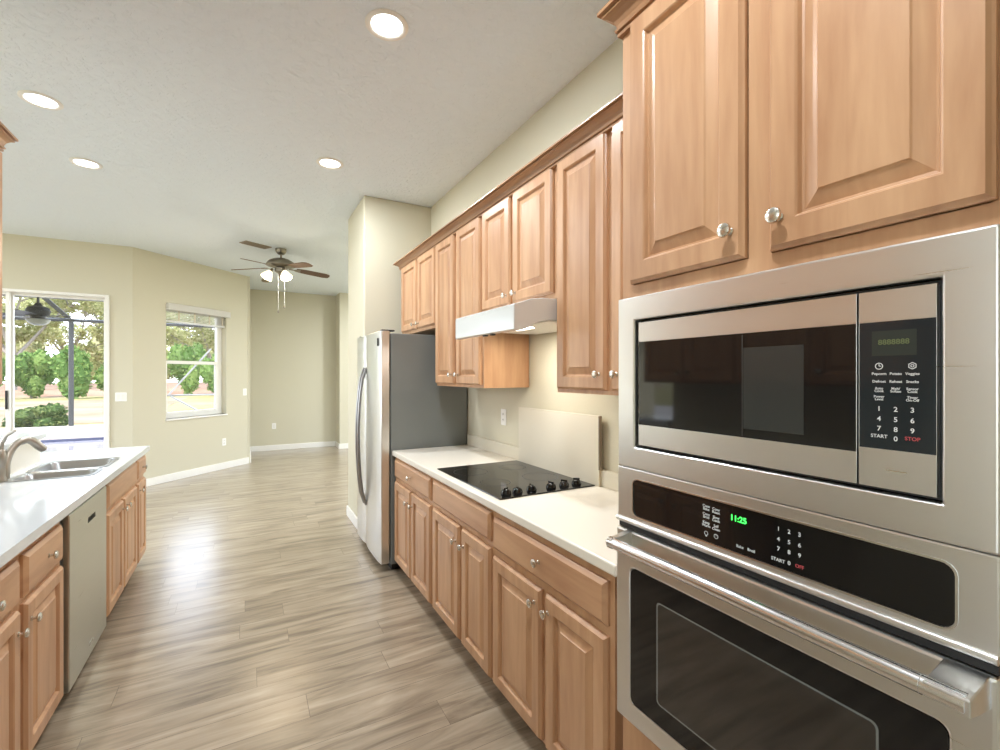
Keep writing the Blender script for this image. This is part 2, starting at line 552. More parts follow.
# baseboards
def bboard(name, mb): return struct(name, mb, 'white', bevel=0.006)
bboard('baseboard_far', MB().box(0.065, 1.65, 10.082, 10.1, 0, 0.105))
bboard('baseboard_nook', MB().box(1.632, 1.65, 9.632, 10.082, 0, 0.105).box(1.65, 3.55, 9.632, 9.65, 0, 0.105))
bboard('baseboard_stub', MB().box(0.933, 0.951, 4.33, 5.05, 0, 0.105))
bboard('baseboard_angled', ang(MB().box(0.01, L - 0.005, -0.018, 0, 0, 0.105)))
bboard('baseboard_return', MB().box(0.065, 0.083, 8.83, 10.08, 0, 0.105))
bboard('baseboard_back', MB().box(-1.475, -1.285, 7.482, 7.5, 0, 0.105))

# ------------------------------------------------------------------ sliding patio door
d1 = thing('door_1', 'white framed sliding glass patio door in the back wall', 'door', (-2.9, 7.55, 0))
d1['kind'] = 'structure'
MB().box(-4.3, -4.26, 7.47, 7.62, 0, 2.487).box(-1.545, -1.505, 7.47, 7.62, 0, 2.487).box(-4.26, -1.545, 7.47, 7.62, 2.455, 2.487).box(-4.26, -1.545, 7.47, 7.62, 0, 0.035).build('door_frame', 'white', d1, bevel=0.004)
def slider(xa, xb, y, handle):
    p = MB().box(xa, xa + 0.05, y, y + 0.04, 0.035, 2.455).box(xb - 0.035, xb, y, y + 0.04, 0.035, 2.455).box(xa + 0.05, xb - 0.035, y, y + 0.04, 2.425, 2.455).box(xa + 0.05, xb - 0.035, y, y + 0.04, 0.035, 0.10).build('door_panel', 'white', d1, bevel=0.003)
    MB().box(xa + 0.05, xb - 0.035, y + 0.016, y + 0.022, 0.10, 2.425).build('pane', 'pane', p)
    if handle:
        MB().box(xb - 0.03, xb - 0.012, y - 0.035, y, 1.08, 1.30).build('handle', 'black', p, bevel=0.006)
slider(-2.455, -1.54, 7.56, False)
slider(-3.32, -2.42, 7.51, True)
slider(-4.25, -3.30, 7.56, False)

# ------------------------------------------------------------------ window in the angled wall
win = thing('window_1', 'single hung white window in the angled wall', 'window', (-0.6, 8.2, WZ0))
win['kind'] = 'structure'
y0, y1 = 0.095, 0.145
fr = MB().box(K0, K0 + 0.06, y0, y1, WZ0, WZ1 + 0.06).box(K1 - 0.085, K1, y0, y1, WZ0, WZ1 + 0.06).box(K0 + 0.06, K1 - 0.085, y0, y1, WZ0, WZ0 + 0.05).box(K0 + 0.06, K1 - 0.085, y0, y1, WZ1 - 0.02, WZ1 + 0.06)
ang(fr).build('window_frame', 'white', win)
s1 = ang(MB().box(K0 + 0.06, K1 - 0.085, y0 - 0.01, y0 + 0.03, 1.64, 1.685).box(K0 + 0.06, K0 + 0.085, y0 - 0.005, y0 + 0.03, WZ0 + 0.05, 1.64).box(K1 - 0.115, K1 - 0.085, y0 - 0.005, y0 + 0.03, WZ0 + 0.05, 1.64).box(K0 + 0.085, K1 - 0.115, y0 - 0.005, y0 + 0.03, WZ0 + 0.05, WZ0 + 0.085)).build('window_sash', 'white', win)
ang(MB().box(K0 + 0.06, K1 - 0.085, 0.130, 0.134, WZ0 + 0.05, WZ1 - 0.02)).build('pane', 'pane', win)
ang(MB().box(K0 - 0.01, K1 + 0.01, -0.02, 0.095, WZ0 - 0.025, WZ0)).build('window_sill', 'white', win, bevel=0.005)
bl = thing('window_blind', 'white slatted blind drawn up under its valance over the window', 'blind', (-0.65, 8.1, 2.3))
ang(MB().box(K0 - 0.005, K1 + 0.03, -0.055, 0.02, 2.385, 2.478)).build('valance', 'blind', bl, bevel=0.006)
mb = MB()
for k in range(6): mb.box(K0 + 0.012, K1 - 0.012, 0.028, 0.078, 2.372 - k * 0.021, 2.376 - k * 0.021)
mb.box(K0 + 0.012, K1 - 0.012, 0.024, 0.082, 2.225, 2.25)
ang(mb).build('slat_stack', 'blind', bl)
for k in (0.2, 0.45, 0.7, 0.93):
    kk = K0 + (K1 - K0) * k
    ang(MB().box(kk, kk + 0.022, 0.021, 0.026, 2.25, 2.385)).build('ladder_tape', 'tape', bl)

# ------------------------------------------------------------------ cabinets
def door_mb(y0, y1, z0, z1, xb, d, W=0.057, th=0.021):
    prof = [(0, 0), (0, th * .5), (.004, th * .68), (.009, th), (W - .004, th), (W, th * .86), (W + .004, th * .42), (W + .009, th * .36), (W + .036, th * .82), (W + .039, th * .96)]
    rings = []
    for i, t in prof:
        rings.append([(xb + d * t, y0 + i, z0 + i), (xb + d * t, y1 - i, z0 + i), (xb + d * t, y1 - i, z1 - i), (xb + d * t, y0 + i, z1 - i)])
    return MB().loops(rings)

def drawer_mb(y0, y1, z0, z1, xb, d, th=0.021):
    prof = [(0, 0), (0, th * .45), (.004, th * .62), (.015, th)]
    return MB().loops([[(xb + d * t, y0 + i, z0 + i), (xb + d * t, y1 - i, z0 + i), (xb + d * t, y1 - i, z1 - i), (xb + d * t, y0 + i, z1 - i)] for i, t in prof])

def knob_mb(x, y, z, d, s=1.0):
    prof = [(.0085, 0), (.0085, .002), (.005, .005), (.0045, .014), (.009, .017), (.0155, .019), (.0165, .022), (.015, .026), (.009, .0285), (.002, .029)]
    return MB().lathe([(r * s, h * s) for r, h in prof], (x, y, z), 'x', 16, d)

def carcass(xf, xb, y0, y1, z0, z1, d, top=True):
    t = 0.018
    mb = MB()
    mb.box(xf, xf - d * 0.02, y0, y1, z0, z1)
    mb.box(xf - d * 0.02, xb, y0, y0 + t, z0, z1).box(xf - d * 0.02, xb, y1 - t, y1, z0, z1)
    mb.box(xf - d * 0.02, xb, y0 + t, y1 - t, z0 + 0.003, z0 + t)
    mb.box(xb, xb + d * 0.006, y0 + t, y1 - t, z0 + t, z1)
    if top: mb.box(xf - d * 0.02, xb + d * 0.006, y0 + t, y1 - t, z1 - t, z1)
    return mb

def cabinet(name, label, xf, xb, y0, y1, z0, z1, d, doors=(), drawers=(), toe=None, group=None, top=True):
    c = thing(name, label, 'cabinet', ((xf + xb) / 2, (y0 + y1) / 2, z0 if toe is None else 0), group)
    carcass(xf, xb, y0, y1, z0, z1, d, top).build('cabinet_body', 'maple', c)
    if toe is not None:
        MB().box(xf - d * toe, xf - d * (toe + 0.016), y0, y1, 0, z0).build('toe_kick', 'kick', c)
    for (a, b, e, f, k) in doors:
        o = door_mb(a, b, e, f, xf, d).build('door', 'maple', c)
        if k: knob_mb(xf + d * 0.021, k[0], k[1], d).build('knob', 'nickel', o, smooth=True)
    for (a, b, e, f, k) in drawers:
        o = drawer_mb(a, b, e, f, xf, d).build('drawer' if k else 'false_front', 'maple_h', c)
        if k: knob_mb(xf + d * 0.021, k[0], k[1], d).build('knob', 'nickel', o, smooth=True)
    return c

# right base run: face frames at X .986, doors stand out to .965
XF, XB = 0.986, 1.594
ZB, ZT = 0.092, 0.875
G = 'base cabinets under the cooktop counter'
cabinet('base_cabinet', 'maple base cabinet with one wide drawer right beside the wall oven', XF, XB, 1.064, 1.838, ZB, ZT, -1,
        doors=[(1.085, 1.414, .105, .672, (1.392, .612)), (1.446, 1.826, .105, .672, (1.482, .613))],
        drawers=[(1.085, 1.826, .705, .845, (1.452, .776))], toe=0.075, group=G, top=False)
cabinet('base_cabinet', 'maple base cabinet with a plain knobless front below the cooktop', XF, XB, 1.838, 2.602, ZB, ZT, -1,
        doors=[(1.856, 2.168, .105, .695, (2.138, .61)), (2.204, 2.585, .105, .695, (2.236, .61))],
        drawers=[(1.856, 2.585, .725, .858, None)], toe=0.075, group=G, top=False)
cabinet('base_cabinet', 'narrow door maple base cabinet right beside the refrigerator', XF, XB, 2.602, 3.41, ZB, ZT, -1,
        doors=[(2.63, 2.988, .105, .695, (2.955, .61)), (3.012, 3.375, .105, .695, (3.05, .61))],
        drawers=[(2.63, 3.375, .725, .858, (2.997, .79))], toe=0.075, group=G, top=False)

# right uppers: face frame 1.271, doors to 1.25
UF, UB = 1.271, 1.594
G = 'wall cabinets above the cooktop run'
cabinet('wall_cabinet', 'tall maple wall cabinet between the range hood and the wall oven', UF, UB, 1.034, 1.752, 1.40, 2.467, -1,
        doors=[(1.045, 1.374, 1.418, 2.457, (1.340, 1.483)), (1.408, 1.738, 1.418, 2.457, (1.442, 1.483))], group=G)
cabinet('wall_cabinet', 'short maple wall cabinet sitting above the range hood', UF, UB, 1.752, 2.508, 1.838, 2.467, -1,
        doors=[(1.776, 2.138, 1.866, 2.457, (2.104, 1.915)), (2.168, 2.524 - .02, 1.866, 2.457, (2.160 + .042, 1.915))], group=G)
cabinet('wall_cabinet', 'tall maple wall cabinet between the range hood and the refrigerator', UF, UB, 2.508, 3.292, 1.40, 2.467, -1,
        doors=[(2.536, 2.896, 1.418, 2.457, (2.862, 1.483)), (2.938, 3.284, 1.418, 2.457, (2.972, 1.483))], group=G)
cabinet('wall_cabinet', 'short maple wall cabinet hung over the refrigerator', UF, UB, 3.292, 4.18, 1.842, 2.467, -1,
        doors=[(3.304, 3.704, 1.868, 2.457, (3.665, 1.908)), (3.742, 4.152, 1.868, 2.457, (3.782, 1.908))], group=G)

def crown_profile(xf, z0, d, hgt=0.075, proj=0.062):
    # from the wall side round over the moulding
    P = [(-0.01, 0), (0.010, 0), (0.012, 0.007), (0.006, 0.009), (0.006, 0.012), (0.017, 0.013), (0.019, 0.018), (0.012, 0.021), (0.014, 0.030), (0.022, 0.042), (0.036, 0.052), (0.050, 0.057), (0.050, 0.061), (0.045, 0.062), (0.045, 0.065), (0.062, 0.066), (0.062, 0.075), (-0.01, 0.075)]
    return [(xf + d * a * proj / 0.062, z0 + b * hgt / 0.075) for a, b in P]

def crown(path_y0, path_y1, xf, z0, d, ends, hgt=0.075, proj=0.062, xb=None, name='crown_molding', parent=None):
    """front run along Y with mitred returns at the listed ends"""
    mb = MB()
    prof = crown_profile(0, 0, 1, hgt, proj)
    def ring(y, m):      # m: +1 pushes with projection
        return [(xf + d * a, y + m * max(a, -0.01), z0 + b) for a, b in prof]
    mb.loops([ring(path_y0, -1 if 0 in ends else 0), ring(path_y1, 1 if 1 in ends else 0)])
    for e, y, m in ((0, path_y0, -1), (1, path_y1, 1)):
        if e in ends:
            r0 = [(xf + d * a, y + m * a, z0 + b) for a, b in prof]
            r1 = [(xb, y + m * a, z0 + b) for a, b in prof]
            mb.loops([r0, r1])
    return mb.build(name, 'crown', parent)

cr = crown(1.10, 4.18, UF - 0.012, 2.447, -1, (1,), hgt=0.062, proj=0.058, xb=1.59)
tag(cr, 'long maple crown molding along the top of the wall cabinets by the hood', 'molding')

# tall oven cabinet
OF = 0.986
oc = thing('oven_cabinet', 'tall light maple cabinet housing the microwave and wall oven', 'cabinet', (1.28, 0.62, 0))
OY0, OY1 = 0.207, 1.03
b = MB()
b.box(OF + .02, XB, OY0, OY0 + .018, .09, 2.51).box(OF + .02, XB, OY1 - .018, OY1, .09, 2.51)
b.box(XB - .006, XB, OY0 + .018, OY1 - .018, .09, 2.51)
b.box(OF + .02, XB - .006, OY0 + .018, OY1 - .018, 2.49, 2.51).box(OF + .02, XB - .006, OY0 + .018, OY1 - .018, 1.70, 1.718).box(OF + .02, XB - .006, OY0 + .018, OY1 - .018, .47, .488).box(OF + .02, XB - .006, OY0 + .018, OY1 - .018, .09, .108)
b.build('cabinet_body', 'maple', oc)
b = MB().box(OF, OF + .02, OY1 - .045, OY1, .09, 2.51).box(OF, OF + .02, OY0, OY0 + .045, .09, 2.51)
b.box(OF, OF + .02, .585, .637, 1.74, 2.49).box(OF, OF + .02, OY0 + .045, OY1 - .045, 1.672, 1.74).box(OF, OF + .02, OY0 + .045, OY1 - .045, 2.49, 2.51)
b.box(OF, OF + .02, OY0 + .045, OY1 - .045, .365, .53).box(OF, OF + .02, OY0 + .045, OY1 - .045, .09, .13)
b.build('face_frame', 'maple', oc)
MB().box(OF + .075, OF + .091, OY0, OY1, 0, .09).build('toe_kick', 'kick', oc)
for a, bb, e, f, k in ((0.639, 0.988, 1.742, 2.494, (0.668, 1.806)), (0.245, 0.583, 1.742, 2.494, (0.557, 1.806))):
    o = door_mb(a, bb, e, f, OF, -1, W=0.06).build('door', 'maple', oc)
    knob_mb(OF - .021, k[0], k[1], -1).build('knob', 'nickel', o, smooth=True)
o = drawer_mb(.245, .992, .135, .36, OF, -1).build('drawer', 'maple_h', oc)
knob_mb(OF - .021, .62, .25, -1).build('knob', 'nickel', o, smooth=True)
crown(OY0, OY1, OF - .004, 2.487, -1, (1,), hgt=0.085, proj=0.052, xb=1.59, parent=oc)

# left base run: face frames at X -.711, doors to -.69
LF, LB = -0.711, -1.165
LZB = 0.07
G = 'base cabinets of the sink peninsula'
cabinet('base_cabinet', 'narrow maple cabinet with drawer at the far end of the sink counter', LF, LB, 4.255, 4.585, LZB, ZT, 1,
        doors=[(4.275, 4.57, .085, .672, (4.31, .62))], drawers=[(4.275, 4.57, .705, .848, (4.42, .775))], toe=0.06, group=G, top=False)
cabinet('base_cabinet', 'maple base cabinet under the double sink with two doors', LF, LB, 3.395, 4.255, LZB, ZT, 1,
        doors=[(3.425, 3.80, .085, .672, (3.765, .62)), (3.83, 4.225, .085, .672, (3.87, .62))],
        drawers=[(3.425, 4.225, .705, .848, None)], toe=0.06, group=G, top=False)
cabinet('base_cabinet', 'maple drawer cabinet just in front of the dishwasher', LF, LB, 2.265, 2.695, LZB, ZT, 1,
        doors=[(2.285, 2.672, .085, .655, (2.318, .585))], drawers=[(2.285, 2.672, .678, .832, (2.49, .757))], toe=0.06, group=G, top=False)
cabinet('base_cabinet', 'maple drawer cabinet nearest the camera along the sink counter', LF, LB, 1.80, 2.265, LZB, ZT, 1,
        doors=[(1.825, 2.235, .085, .655, (2.205, .582))], drawers=[(1.825, 2.235, .678, .832, (2.02, .757))], toe=0.06, group=G, top=False)
# left uppers
G = 'wall cabinets opposite the oven'
lu = cabinet('wall_cabinet', 'maple wall cabinet whose crowned corner shows at the left picture edge', -0.915, -1.215, 1.92, 2.722, 1.42, 2.43, 1,
        doors=[(1.93, 2.31, 1.435, 2.42, (2.275, 1.50)), (2.335, 2.715, 1.435, 2.42, (2.37, 1.50))], group=G)
crown(1.92, 2.722, -0.905, 2.425, 1, (1,), hgt=0.075, proj=0.042, xb=-1.215, parent=lu)
lu2 = cabinet('wall_cabinet', 'maple wall cabinet behind the camera side of the sink wall', -0.915, -1.215, 1.0, 1.918, 1.42, 2.43, 1,
        doors=[(1.01, 1.44, 1.435, 2.42, (1.40, 1.50)), (1.47, 1.905, 1.435, 2.42, (1.51, 1.50))], group=G)

# ------------------------------------------------------------------ countertops
ct = MB().box(0.963, 1.598, 1.036, 3.425, 0.876, 0.914).build('countertop', 'counter', loc=(1.28, 2.2, .876), bevel=0.006)
tag(ct, 'cream countertop along the cooktop wall', 'countertop')
bs = MB().box(1.580, 1.600, 1.036, 3.425, 0.9145, 1.0).build('backsplash', 'splash', loc=(1.59, 2.2, .9145), bevel=0.003)
tag(bs, 'low cream backsplash strip along the back of the cooktop counter', 'backsplash')
bp = thing('splash_guard', 'taller pale panel fixed to the wall behind the cooktop', 'backsplash', (1.575, 2.2, 1.0))
MB().box(1.566, 1.580, 1.806, 2.592, 0.9145, 1.272).build('panel', 'splash', bp, bevel=0.002)
MB().box(1.562, 1.580, 1.800, 1.806, 1.0, 1.272).build('edge_strip', 'ventm', bp)

# left counter with cut-outs for the two bowls
SX0, SX1 = -1.105, -0.765
SB = ((3.400, 3.605), (3.665, 4.03))
lc = MB()
lc.box(-0.745 + .0, -0.672, 1.2, 4.605, .876, .914)
zz = (.876, .914)
lc.box(-1.17, SX0, 1.2, 4.605, *zz)
lc.box(SX0, -0.745, 1.2, SB[0][0], *zz).box(SX0, -0.745, SB[0][1], SB[1][0], *zz).box(SX0, -0.745, SB[1][1], 4.605, *zz)
lc.box(SX1, -0.745, SB[0][0], SB[0][1], *zz).box(SX1, -0.745, SB[1][0], SB[1][1], *zz)
lc.box(-1.35, -1.17, 4.085, 4.605, *zz)
lcob = lc.build('countertop', 'counter_w', loc=(-0.92, 2.9, .876))
tag(lcob, 'white countertop holding the double sink', 'countertop')
bt = thing('bar_top', 'raised white bar ledge on the low wall behind the sink', 'countertop', (-1.3, 3.4, 1.06))
MB().box(-1.52, -1.167, 2.72, 4.19, 1.0605, 1.10).build('slab', 'counter_w', bt, bevel=0.012, seg=3)

# ------------------------------------------------------------------ sink
sk = thing('kitchen_sink', 'stainless double bowl sink set into the white counter', 'sink', (-0.93, 3.7, .70))
def bowl(y0, y1, depth):
    rings = []
    t = 0.0
    z1 = 0.9135
    for ins, z, r in ((-0.018, z1 + .003, .05), (0.004, z1 + .003, .045), (0.008, z1 - .004, .045), (0.012, z1 - depth + .03, .05), (0.03, z1 - depth, .05), (0.06, z1 - depth - .004, .04)):
        rings.append([(p[0], p[1], z) for p in rounded(SX0 + ins, SX1 - ins, y0 + ins, y1 - ins, r)])
    # outside shell
    outer = []
    for ins, z, r in ((0.058, z1 - depth - .008, .04), (0.028, z1 - depth - .004, .05), (0.006, z1 - depth + .03, .05), (0.003, z1 - .002, .045)):
        outer.append([(p[0], p[1], z) for p in rounded(SX0 + ins, SX1 - ins, y0 + ins, y1 - ins, r)])
    mb = MB().loops(rings, cap0=False, cap1=True)
    b = mb.build('bowl', 'steel_s', sk, smooth=True)
    MB().lathe([(.038, 0), (.038, .003), (.028, .003), (.020, .001), (.004, .001)], ((SX0 + SX1) / 2, (y0 + y1) / 2, z1 - depth - .004)).build('drain', 'steel_p', b, smooth=True)
bowl(SB[0][0], SB[0][1], .17)
bowl(SB[1][0], SB[1][1], .19)
MB().box(SX0 + .02, SX1 - .02, SB[0][1] - .004, SB[1][0] + .004, .9142, .9172).build('divider_rim', 'steel_p', sk, bevel=0.001)

# ------------------------------------------------------------------ faucet
fc = thing('kitchen_faucet', 'brushed nickel arched faucet behind the sink', 'faucet', (-1.135, 3.40, .914))
fx, fy = -1.137, 3.42
MB().lathe([(.027, 0), (.027, .008), (.024, .02), (.021, .03), (.021, .09), (.024, .11), (.023, .16), (.016, .172), (.004, .175)], (fx, fy, .9142), 'z', 20).build('faucet_body', 'faucet', fc, smooth=True)
pts, rr = [(fx + .010, fy + .016, .925), (fx + .011, fy + .018, .96)], [.022, .021]
for k in range(15):
    t = k / 14
    a = PI * (1.0 - 0.74 * t)
    pts.append((fx + .012 + (.115 + .115 * math.cos(a)) * 0.48, fy + .02 + .11 * t, .995 + .125 * math.sin(a)))
    rr.append(.0195 - .003 * math.sin(PI * t) + .003 * t)
MB().tube(pts, rr, 14).build('spout', 'faucet', fc, smooth=True)
e = Vector(pts[-1]); dd = (e - Vector(pts[-3])).normalized()
MB().tube([e - dd * .004, e + dd * .02, e + dd * .045], [.021, .022, .019], 14).build('spray_head', 'faucet', fc, smooth=True)
MB().tube([(fx, fy, 1.08), (fx + .004, fy + .004, 1.12), (fx + .025, fy - .005, 1.16), (fx + .065, fy - .015, 1.185)], [.012, .010, .009, .006], 10).build('lever_handle', 'faucet', fc, smooth=True)

# ------------------------------------------------------------------ dishwasher
dw = thing('dishwasher', 'stainless dishwasher in the sink counter run', 'dishwasher', (-0.93, 3.04, 0))
MB().box(-1.16, -0.73, 2.706, 3.372, .10, .868).build('tub_body', 'black', dw)
# door with a recessed pocket grip
DX = -0.690
door = MB()
pk = (3.02, 3.15, .738, .765)
fo = [(2.742, .058), (3.37, .058), (3.37, .852), (2.742, .852)]
fi = [(pk[0], pk[2]), (pk[1], pk[2]), (pk[1], pk[3]), (pk[0], pk[3])]
door.loops([[(-0.729, y, z) for y, z in fo], [(DX - .004, y, z) for y, z in fo], [(DX, y + (.004 if y < 3 else -.004), z + (.004 if z < .5 else -.004)) for y, z in fo], [(DX, y, z) for y, z in fi], [(DX - .022, y, z) for y, z in fi]])
dd_ = door.build('door', 'dw', dw)
MB().box(DX - .021, DX - .0205, pk[0] + .002, pk[1] - .002, pk[2] + .002, pk[3] - .002).build('grip_recess', 'black', dd_)
MB().box(DX, DX + .003, 3.035, 3.095, .116, .132).build('badge', 'steel_p', dd_, bevel=0.001)
MB().box(-0.76, -0.745, 2.706, 3.372, 0, .057).build('toe_kick', 'black', dw)
MB().box(-0.729, -0.712, 2.700, 2.738, .06, .868).build('side_seal', 'black', dw)

# ------------------------------------------------------------------ cooktop
ck = thing('cooktop', 'black glass electric cooktop set in the cream counter', 'cooktop', (1.28, 2.22, .9145))
MB().box(1.005, 1.56, 1.826, 2.606, .9145, .921).build('glass_top', 'glossblack', ck, bevel=0.003)
for cx, cy, r in ((1.14, 2.42, .10), (1.42, 2.42, .08), (1.14, 2.12, .08), (1.42, 2.12, .10)):
    ring = MB()
    n = 40
    ring.loops([[(cx + q * math.cos(2 * PI * k / n), cy + q * math.sin(2 * PI * k / n), .9213) for k in range(n)] for q in (r, r - .004)], False, False)
    ring.build('burner_ring', plain('burner_ring_print', (.02, .02, .02, 1), .3), ck)
for i, kx in enumerate((1.073, 1.135, 1.215, 1.330, 1.410, 1.488)):
    c = (kx, 1.889, .921)
    k = MB().lathe([(.025, 0), (.025, .005), (.0235, .009), (.021, .017), (.015, .023), (.002, .025)], c, 'z', 20).build('control_knob', 'glossblack', ck, smooth=True)
    a = 0.35 * (i - 2.5)
    m = Matrix.Translation(c) @ Matrix.Rotation(a, 4, 'Z')
    MB().box(-.004, .004, -.017, .017, .018, .031).xform(m).build('grip', 'glossblack', k, bevel=0.002)

# ------------------------------------------------------------------ range hood
hd = thing('range_hood', 'white steel range hood under the short wall cabinet', 'hood', (1.3, 2.12, 1.66))
HY0, HY1 = 1.765, 2.455
HX = 1.043
# sculpted side profile (x, z)
top = [(HX, 1.797), (1.09, 1.812), (1.14, 1.828), (1.20, 1.836), (1.594, 1.837)]
bot = [(1.594, 1.735), (1.23, 1.735), (1.17, 1.722), (1.12, 1.695), (1.085, 1.683), (HX, 1.683)]
n = 6
shell = MB()
prof = top + bot
rings = []
for y, xo in ((HY0, 0.0), (HY1 - .045, 0.0), (HY1 - .02, .008), (HY1, .04)):
    rings.append([(max(x, HX + xo) if x < 1.13 else x, y, z) for x, z in prof])
shell.loops(rings)
shell.build('canopy', plain('white_hood_steel', srgb(226, 231, 232), .22, metal=0.35), hd, bevel=0.004)
un = MB()
un.prism([(1.235, 1.7345), (1.235, 1.730), (1.58, 1.730), (1.58, 1.7345)], 'y', HY0 + .012, HY1 - .05)
un.build('underside_pan', 'plate', hd)
for y in (2.10, 2.02):
    MB().box(1.062, 1.082, y - .014, y + .014, 1.676, 1.6828).build('switch', 'black', hd, bevel=0.003)

MB().box(1.25, 1.33, 2.04, 2.20, 1.725, 1.7298).build('lamp_lens', 'hoodlens', hd, bevel=0.001)
ld = bpy.data.lights.new('hood_lamp', 'AREA'); ld.shape = 'RECTANGLE'; ld.size = .08; ld.size_y = .16; ld.energy = HOOD_W; ld.color = (1.0, .93, .82)
lo = bpy.data.objects.new('hood_lamp', ld); COL.objects.link(lo); lo.parent = hd; lo.location = Vector((1.29, 2.12, 1.7235)) - Vector((1.3, 2.12, 1.66))

# ------------------------------------------------------------------ refrigerator
rf = thing('refrigerator', 'side by side refrigerator with silver doors and dark grey sides', 'refrigerator', (1.25, 3.87, 0))
FY0, FY1 = 3.444, 4.292
MB().box(.958, 1.594, FY0, FY1, .05, 1.795).build('fridge_body', 'grey', rf, bevel=0.006)
MB().box(.97, 1.56, FY0 + .02, FY1 - .02, 0.005, .05).build('base_grille', 'black', rf)
def fdoor(y0, y1):
    n = 8
    rings = []
    prof = []
    for k in range(n + 1):
        y = y0 + (y1 - y0) * k / n
        u = (k / n - .5) * 2
        prof.append((.876 + .012 * u ** 4, y))
    prof += [(.950, y1), (.950, y0)]
    m = MB().loops([[(x, y, z) for x, y in prof] for z in (.062, 1.812)])
    return m.build('door', 'steel', rf, smooth=True, bevel=0.004)
SEAM = 3.945
dn = fdoor(FY0 + .002, SEAM - .003)
df = fdoor(SEAM + .003, FY1 - .002)
for dr, y in ((dn, SEAM - .035), (df, SEAM + .035)):
    pts = []
    for k in range(13):
        t = k / 12
        pts.append((.880 - .062 * math.sin(PI * t) ** .55 if 0 < t < 1 else .882, y, .40 + 1.14 * t))
    MB().tube(pts, .0125, 10)  .build('handle', 'handle_grey', dr, smooth=True)
MB().box(.872, .880, 3.50, 3.515, 1.70, 1.76).build('badge', 'slot', dn)
for y in (FY0 + .04, FY1 - .06):
    MB().box(.90, 1.0, y, y + .05, 1.8125, 1.825).build('hinge_cover', 'black', rf, bevel=0.004)
MB().lathe([(.02, 0), (.022, .02), (.012, .049)], (1.0, FY0 + .05, 0), 'z', 12).build('foot', 'black', rf)
MB().lathe([(.02, 0), (.022, .02), (.012, .049)], (1.0, FY1 - .05, 0), 'z', 12).build('foot', 'black', rf)

# ------------------------------------------------------------------ built-in microwave
OX = 0.955
mw = thing('microwave', 'stainless built-in microwave above the wall oven', 'microwave', (1.2, .627, 1.22))
def rect4(y0, y1, z0, z1): return [(y1, z1), (y0, z1), (y0, z0), (y1, z0)]
trim = ring_plate(MB(), rect4(.236, 1.018, 1.2175, 1.700), rect4(.300, .953, 1.277, 1.634), OX, OX + .028)
trim.build('trim_kit', 'steel', mw, bevel=0.004, seg=3)
MB().box(.976, 1.40, .302, .951, 1.279, 1.632).build('oven_box', 'black', mw)
# door: steel top and bottom bands, black glass between
DXf = .962
door = ring_plate(MB(), rect4(.418, .944, 1.285, 1.626), rect4(.419, .943, 1.342, 1.572), DXf, .975).build('door', 'steel', mw, bevel=0.002)
gl = MB().box(DXf + .0003, .974, .4191, .9429, 1.3422, 1.5718).build('door_glass', 'blackglass', door)
MB().box(DXf, DXf + .0004, .508, .634, 1.362, 1.540).build('painted_reflection', 'mwreflect', gl)  # reflection of the opening opposite, painted as a lighter patch on the glass
MB().box(DXf - .0006, DXf - .0001, .6355, .637, 1.345, 1.569).build('seam', 'slot', gl)
cp = ring_plate(MB(), rect4(.308, .4145, 1.285, 1.626), rect4(.3086, .4139, 1.352, 1.572), DXf, .975).build('control_panel', 'steel', mw, bevel=0.002)
kp = MB().box(DXf + .0003, .974, .3087, .4138, 1.3522, 1.5718).build('keypad', 'keypad', cp)
MB().box(DXf - .0002, DXf + .0003, .333, .395, 1.513, 1.556).build('display', 'lcd', kp)
def mwp(y): return .361 + (y - .356) * DXf / .945
def mwz(z): return CAM_H + (z - CAM_H) * DXf / .945
T = DXf - .0003
c1, c2, c3 = mwp(.379), mwp(.356), mwp(.334)
items = []
rows = [(1.482, ('Popcorn', 'Potato', 'Veggies')), (1.469, ('Defrost', 'Reheat', 'Snacks'))]
for z, ws in rows:
    for y, w_ in zip((c1, c2, c3), ws): items.append((w_, y, mwz(z), .0062))
items += [('Auto\nCook', c1, mwz(1.455), .0058), ('Melt/\nSoften', c2, mwz(1.455), .0058), ('Sensor\nCook', c3, mwz(1.455), .0058),
          ('Power\nLevel', c1, mwz(1.441), .0058), ('Timer\nOn-Off', c3, mwz(1.441), .0058)]
for r, z in enumerate((1.4225, 1.4055, 1.389)):
    for y, dg in zip((c1, c2, c3), '123 456 789'.split()[r]): items.append((dg, y, mwz(z), .0115))
items += [('START', c1, mwz(1.376), .0082), ('0', c2, mwz(1.3735), .0115)]
mt = text_mb(items, T)
for yc, sides in ((c1, 24), (c3, 6)):
    for ro, ri in ((.0058, .0046),) if sides == 24 else ((.0060, .0048), (.0028, .0018)):
        ringo = [(T, yc + ro * math.cos(2 * PI * k / sides + PI / 6), mwz(1.495) + ro * math.sin(2 * PI * k / sides + PI / 6)) for k in range(sides)]
        ringi = [(T, yc + ri * math.cos(2 * PI * k / sides + PI / 6), mwz(1.495) + ri * math.sin(2 * PI * k / sides + PI / 6)) for k in range(sides)]
        mt.loops([ringo, ringi], False, False)
mt.box(T, T + .0002, c1 - .0005, c1 + .0005, mwz(1.495), mwz(1.495) + .004).box(T, T + .0002, c1 - .003, c1, mwz(1.495) - .0005, mwz(1.495) + .0005)
for z in (1.4225, 1.4055, 1.389):
    for y in ((c1 + c2) / 2, (c2 + c3) / 2): pass
mt.build('lettering', 'txt', kp)
text_mb([('STOP', c3, mwz(1.376), .0085)], T).build('stop_lettering', 'txt_red', kp)
text_mb([('8888888', .364, 1.536, .0125)], DXf - .0006).build('display_digits', 'txt_dim', kp)
MB().box(DXf - .0006, DXf, .345, .375, 1.316, 1.3185).build('button_slot', 'nickel', cp)

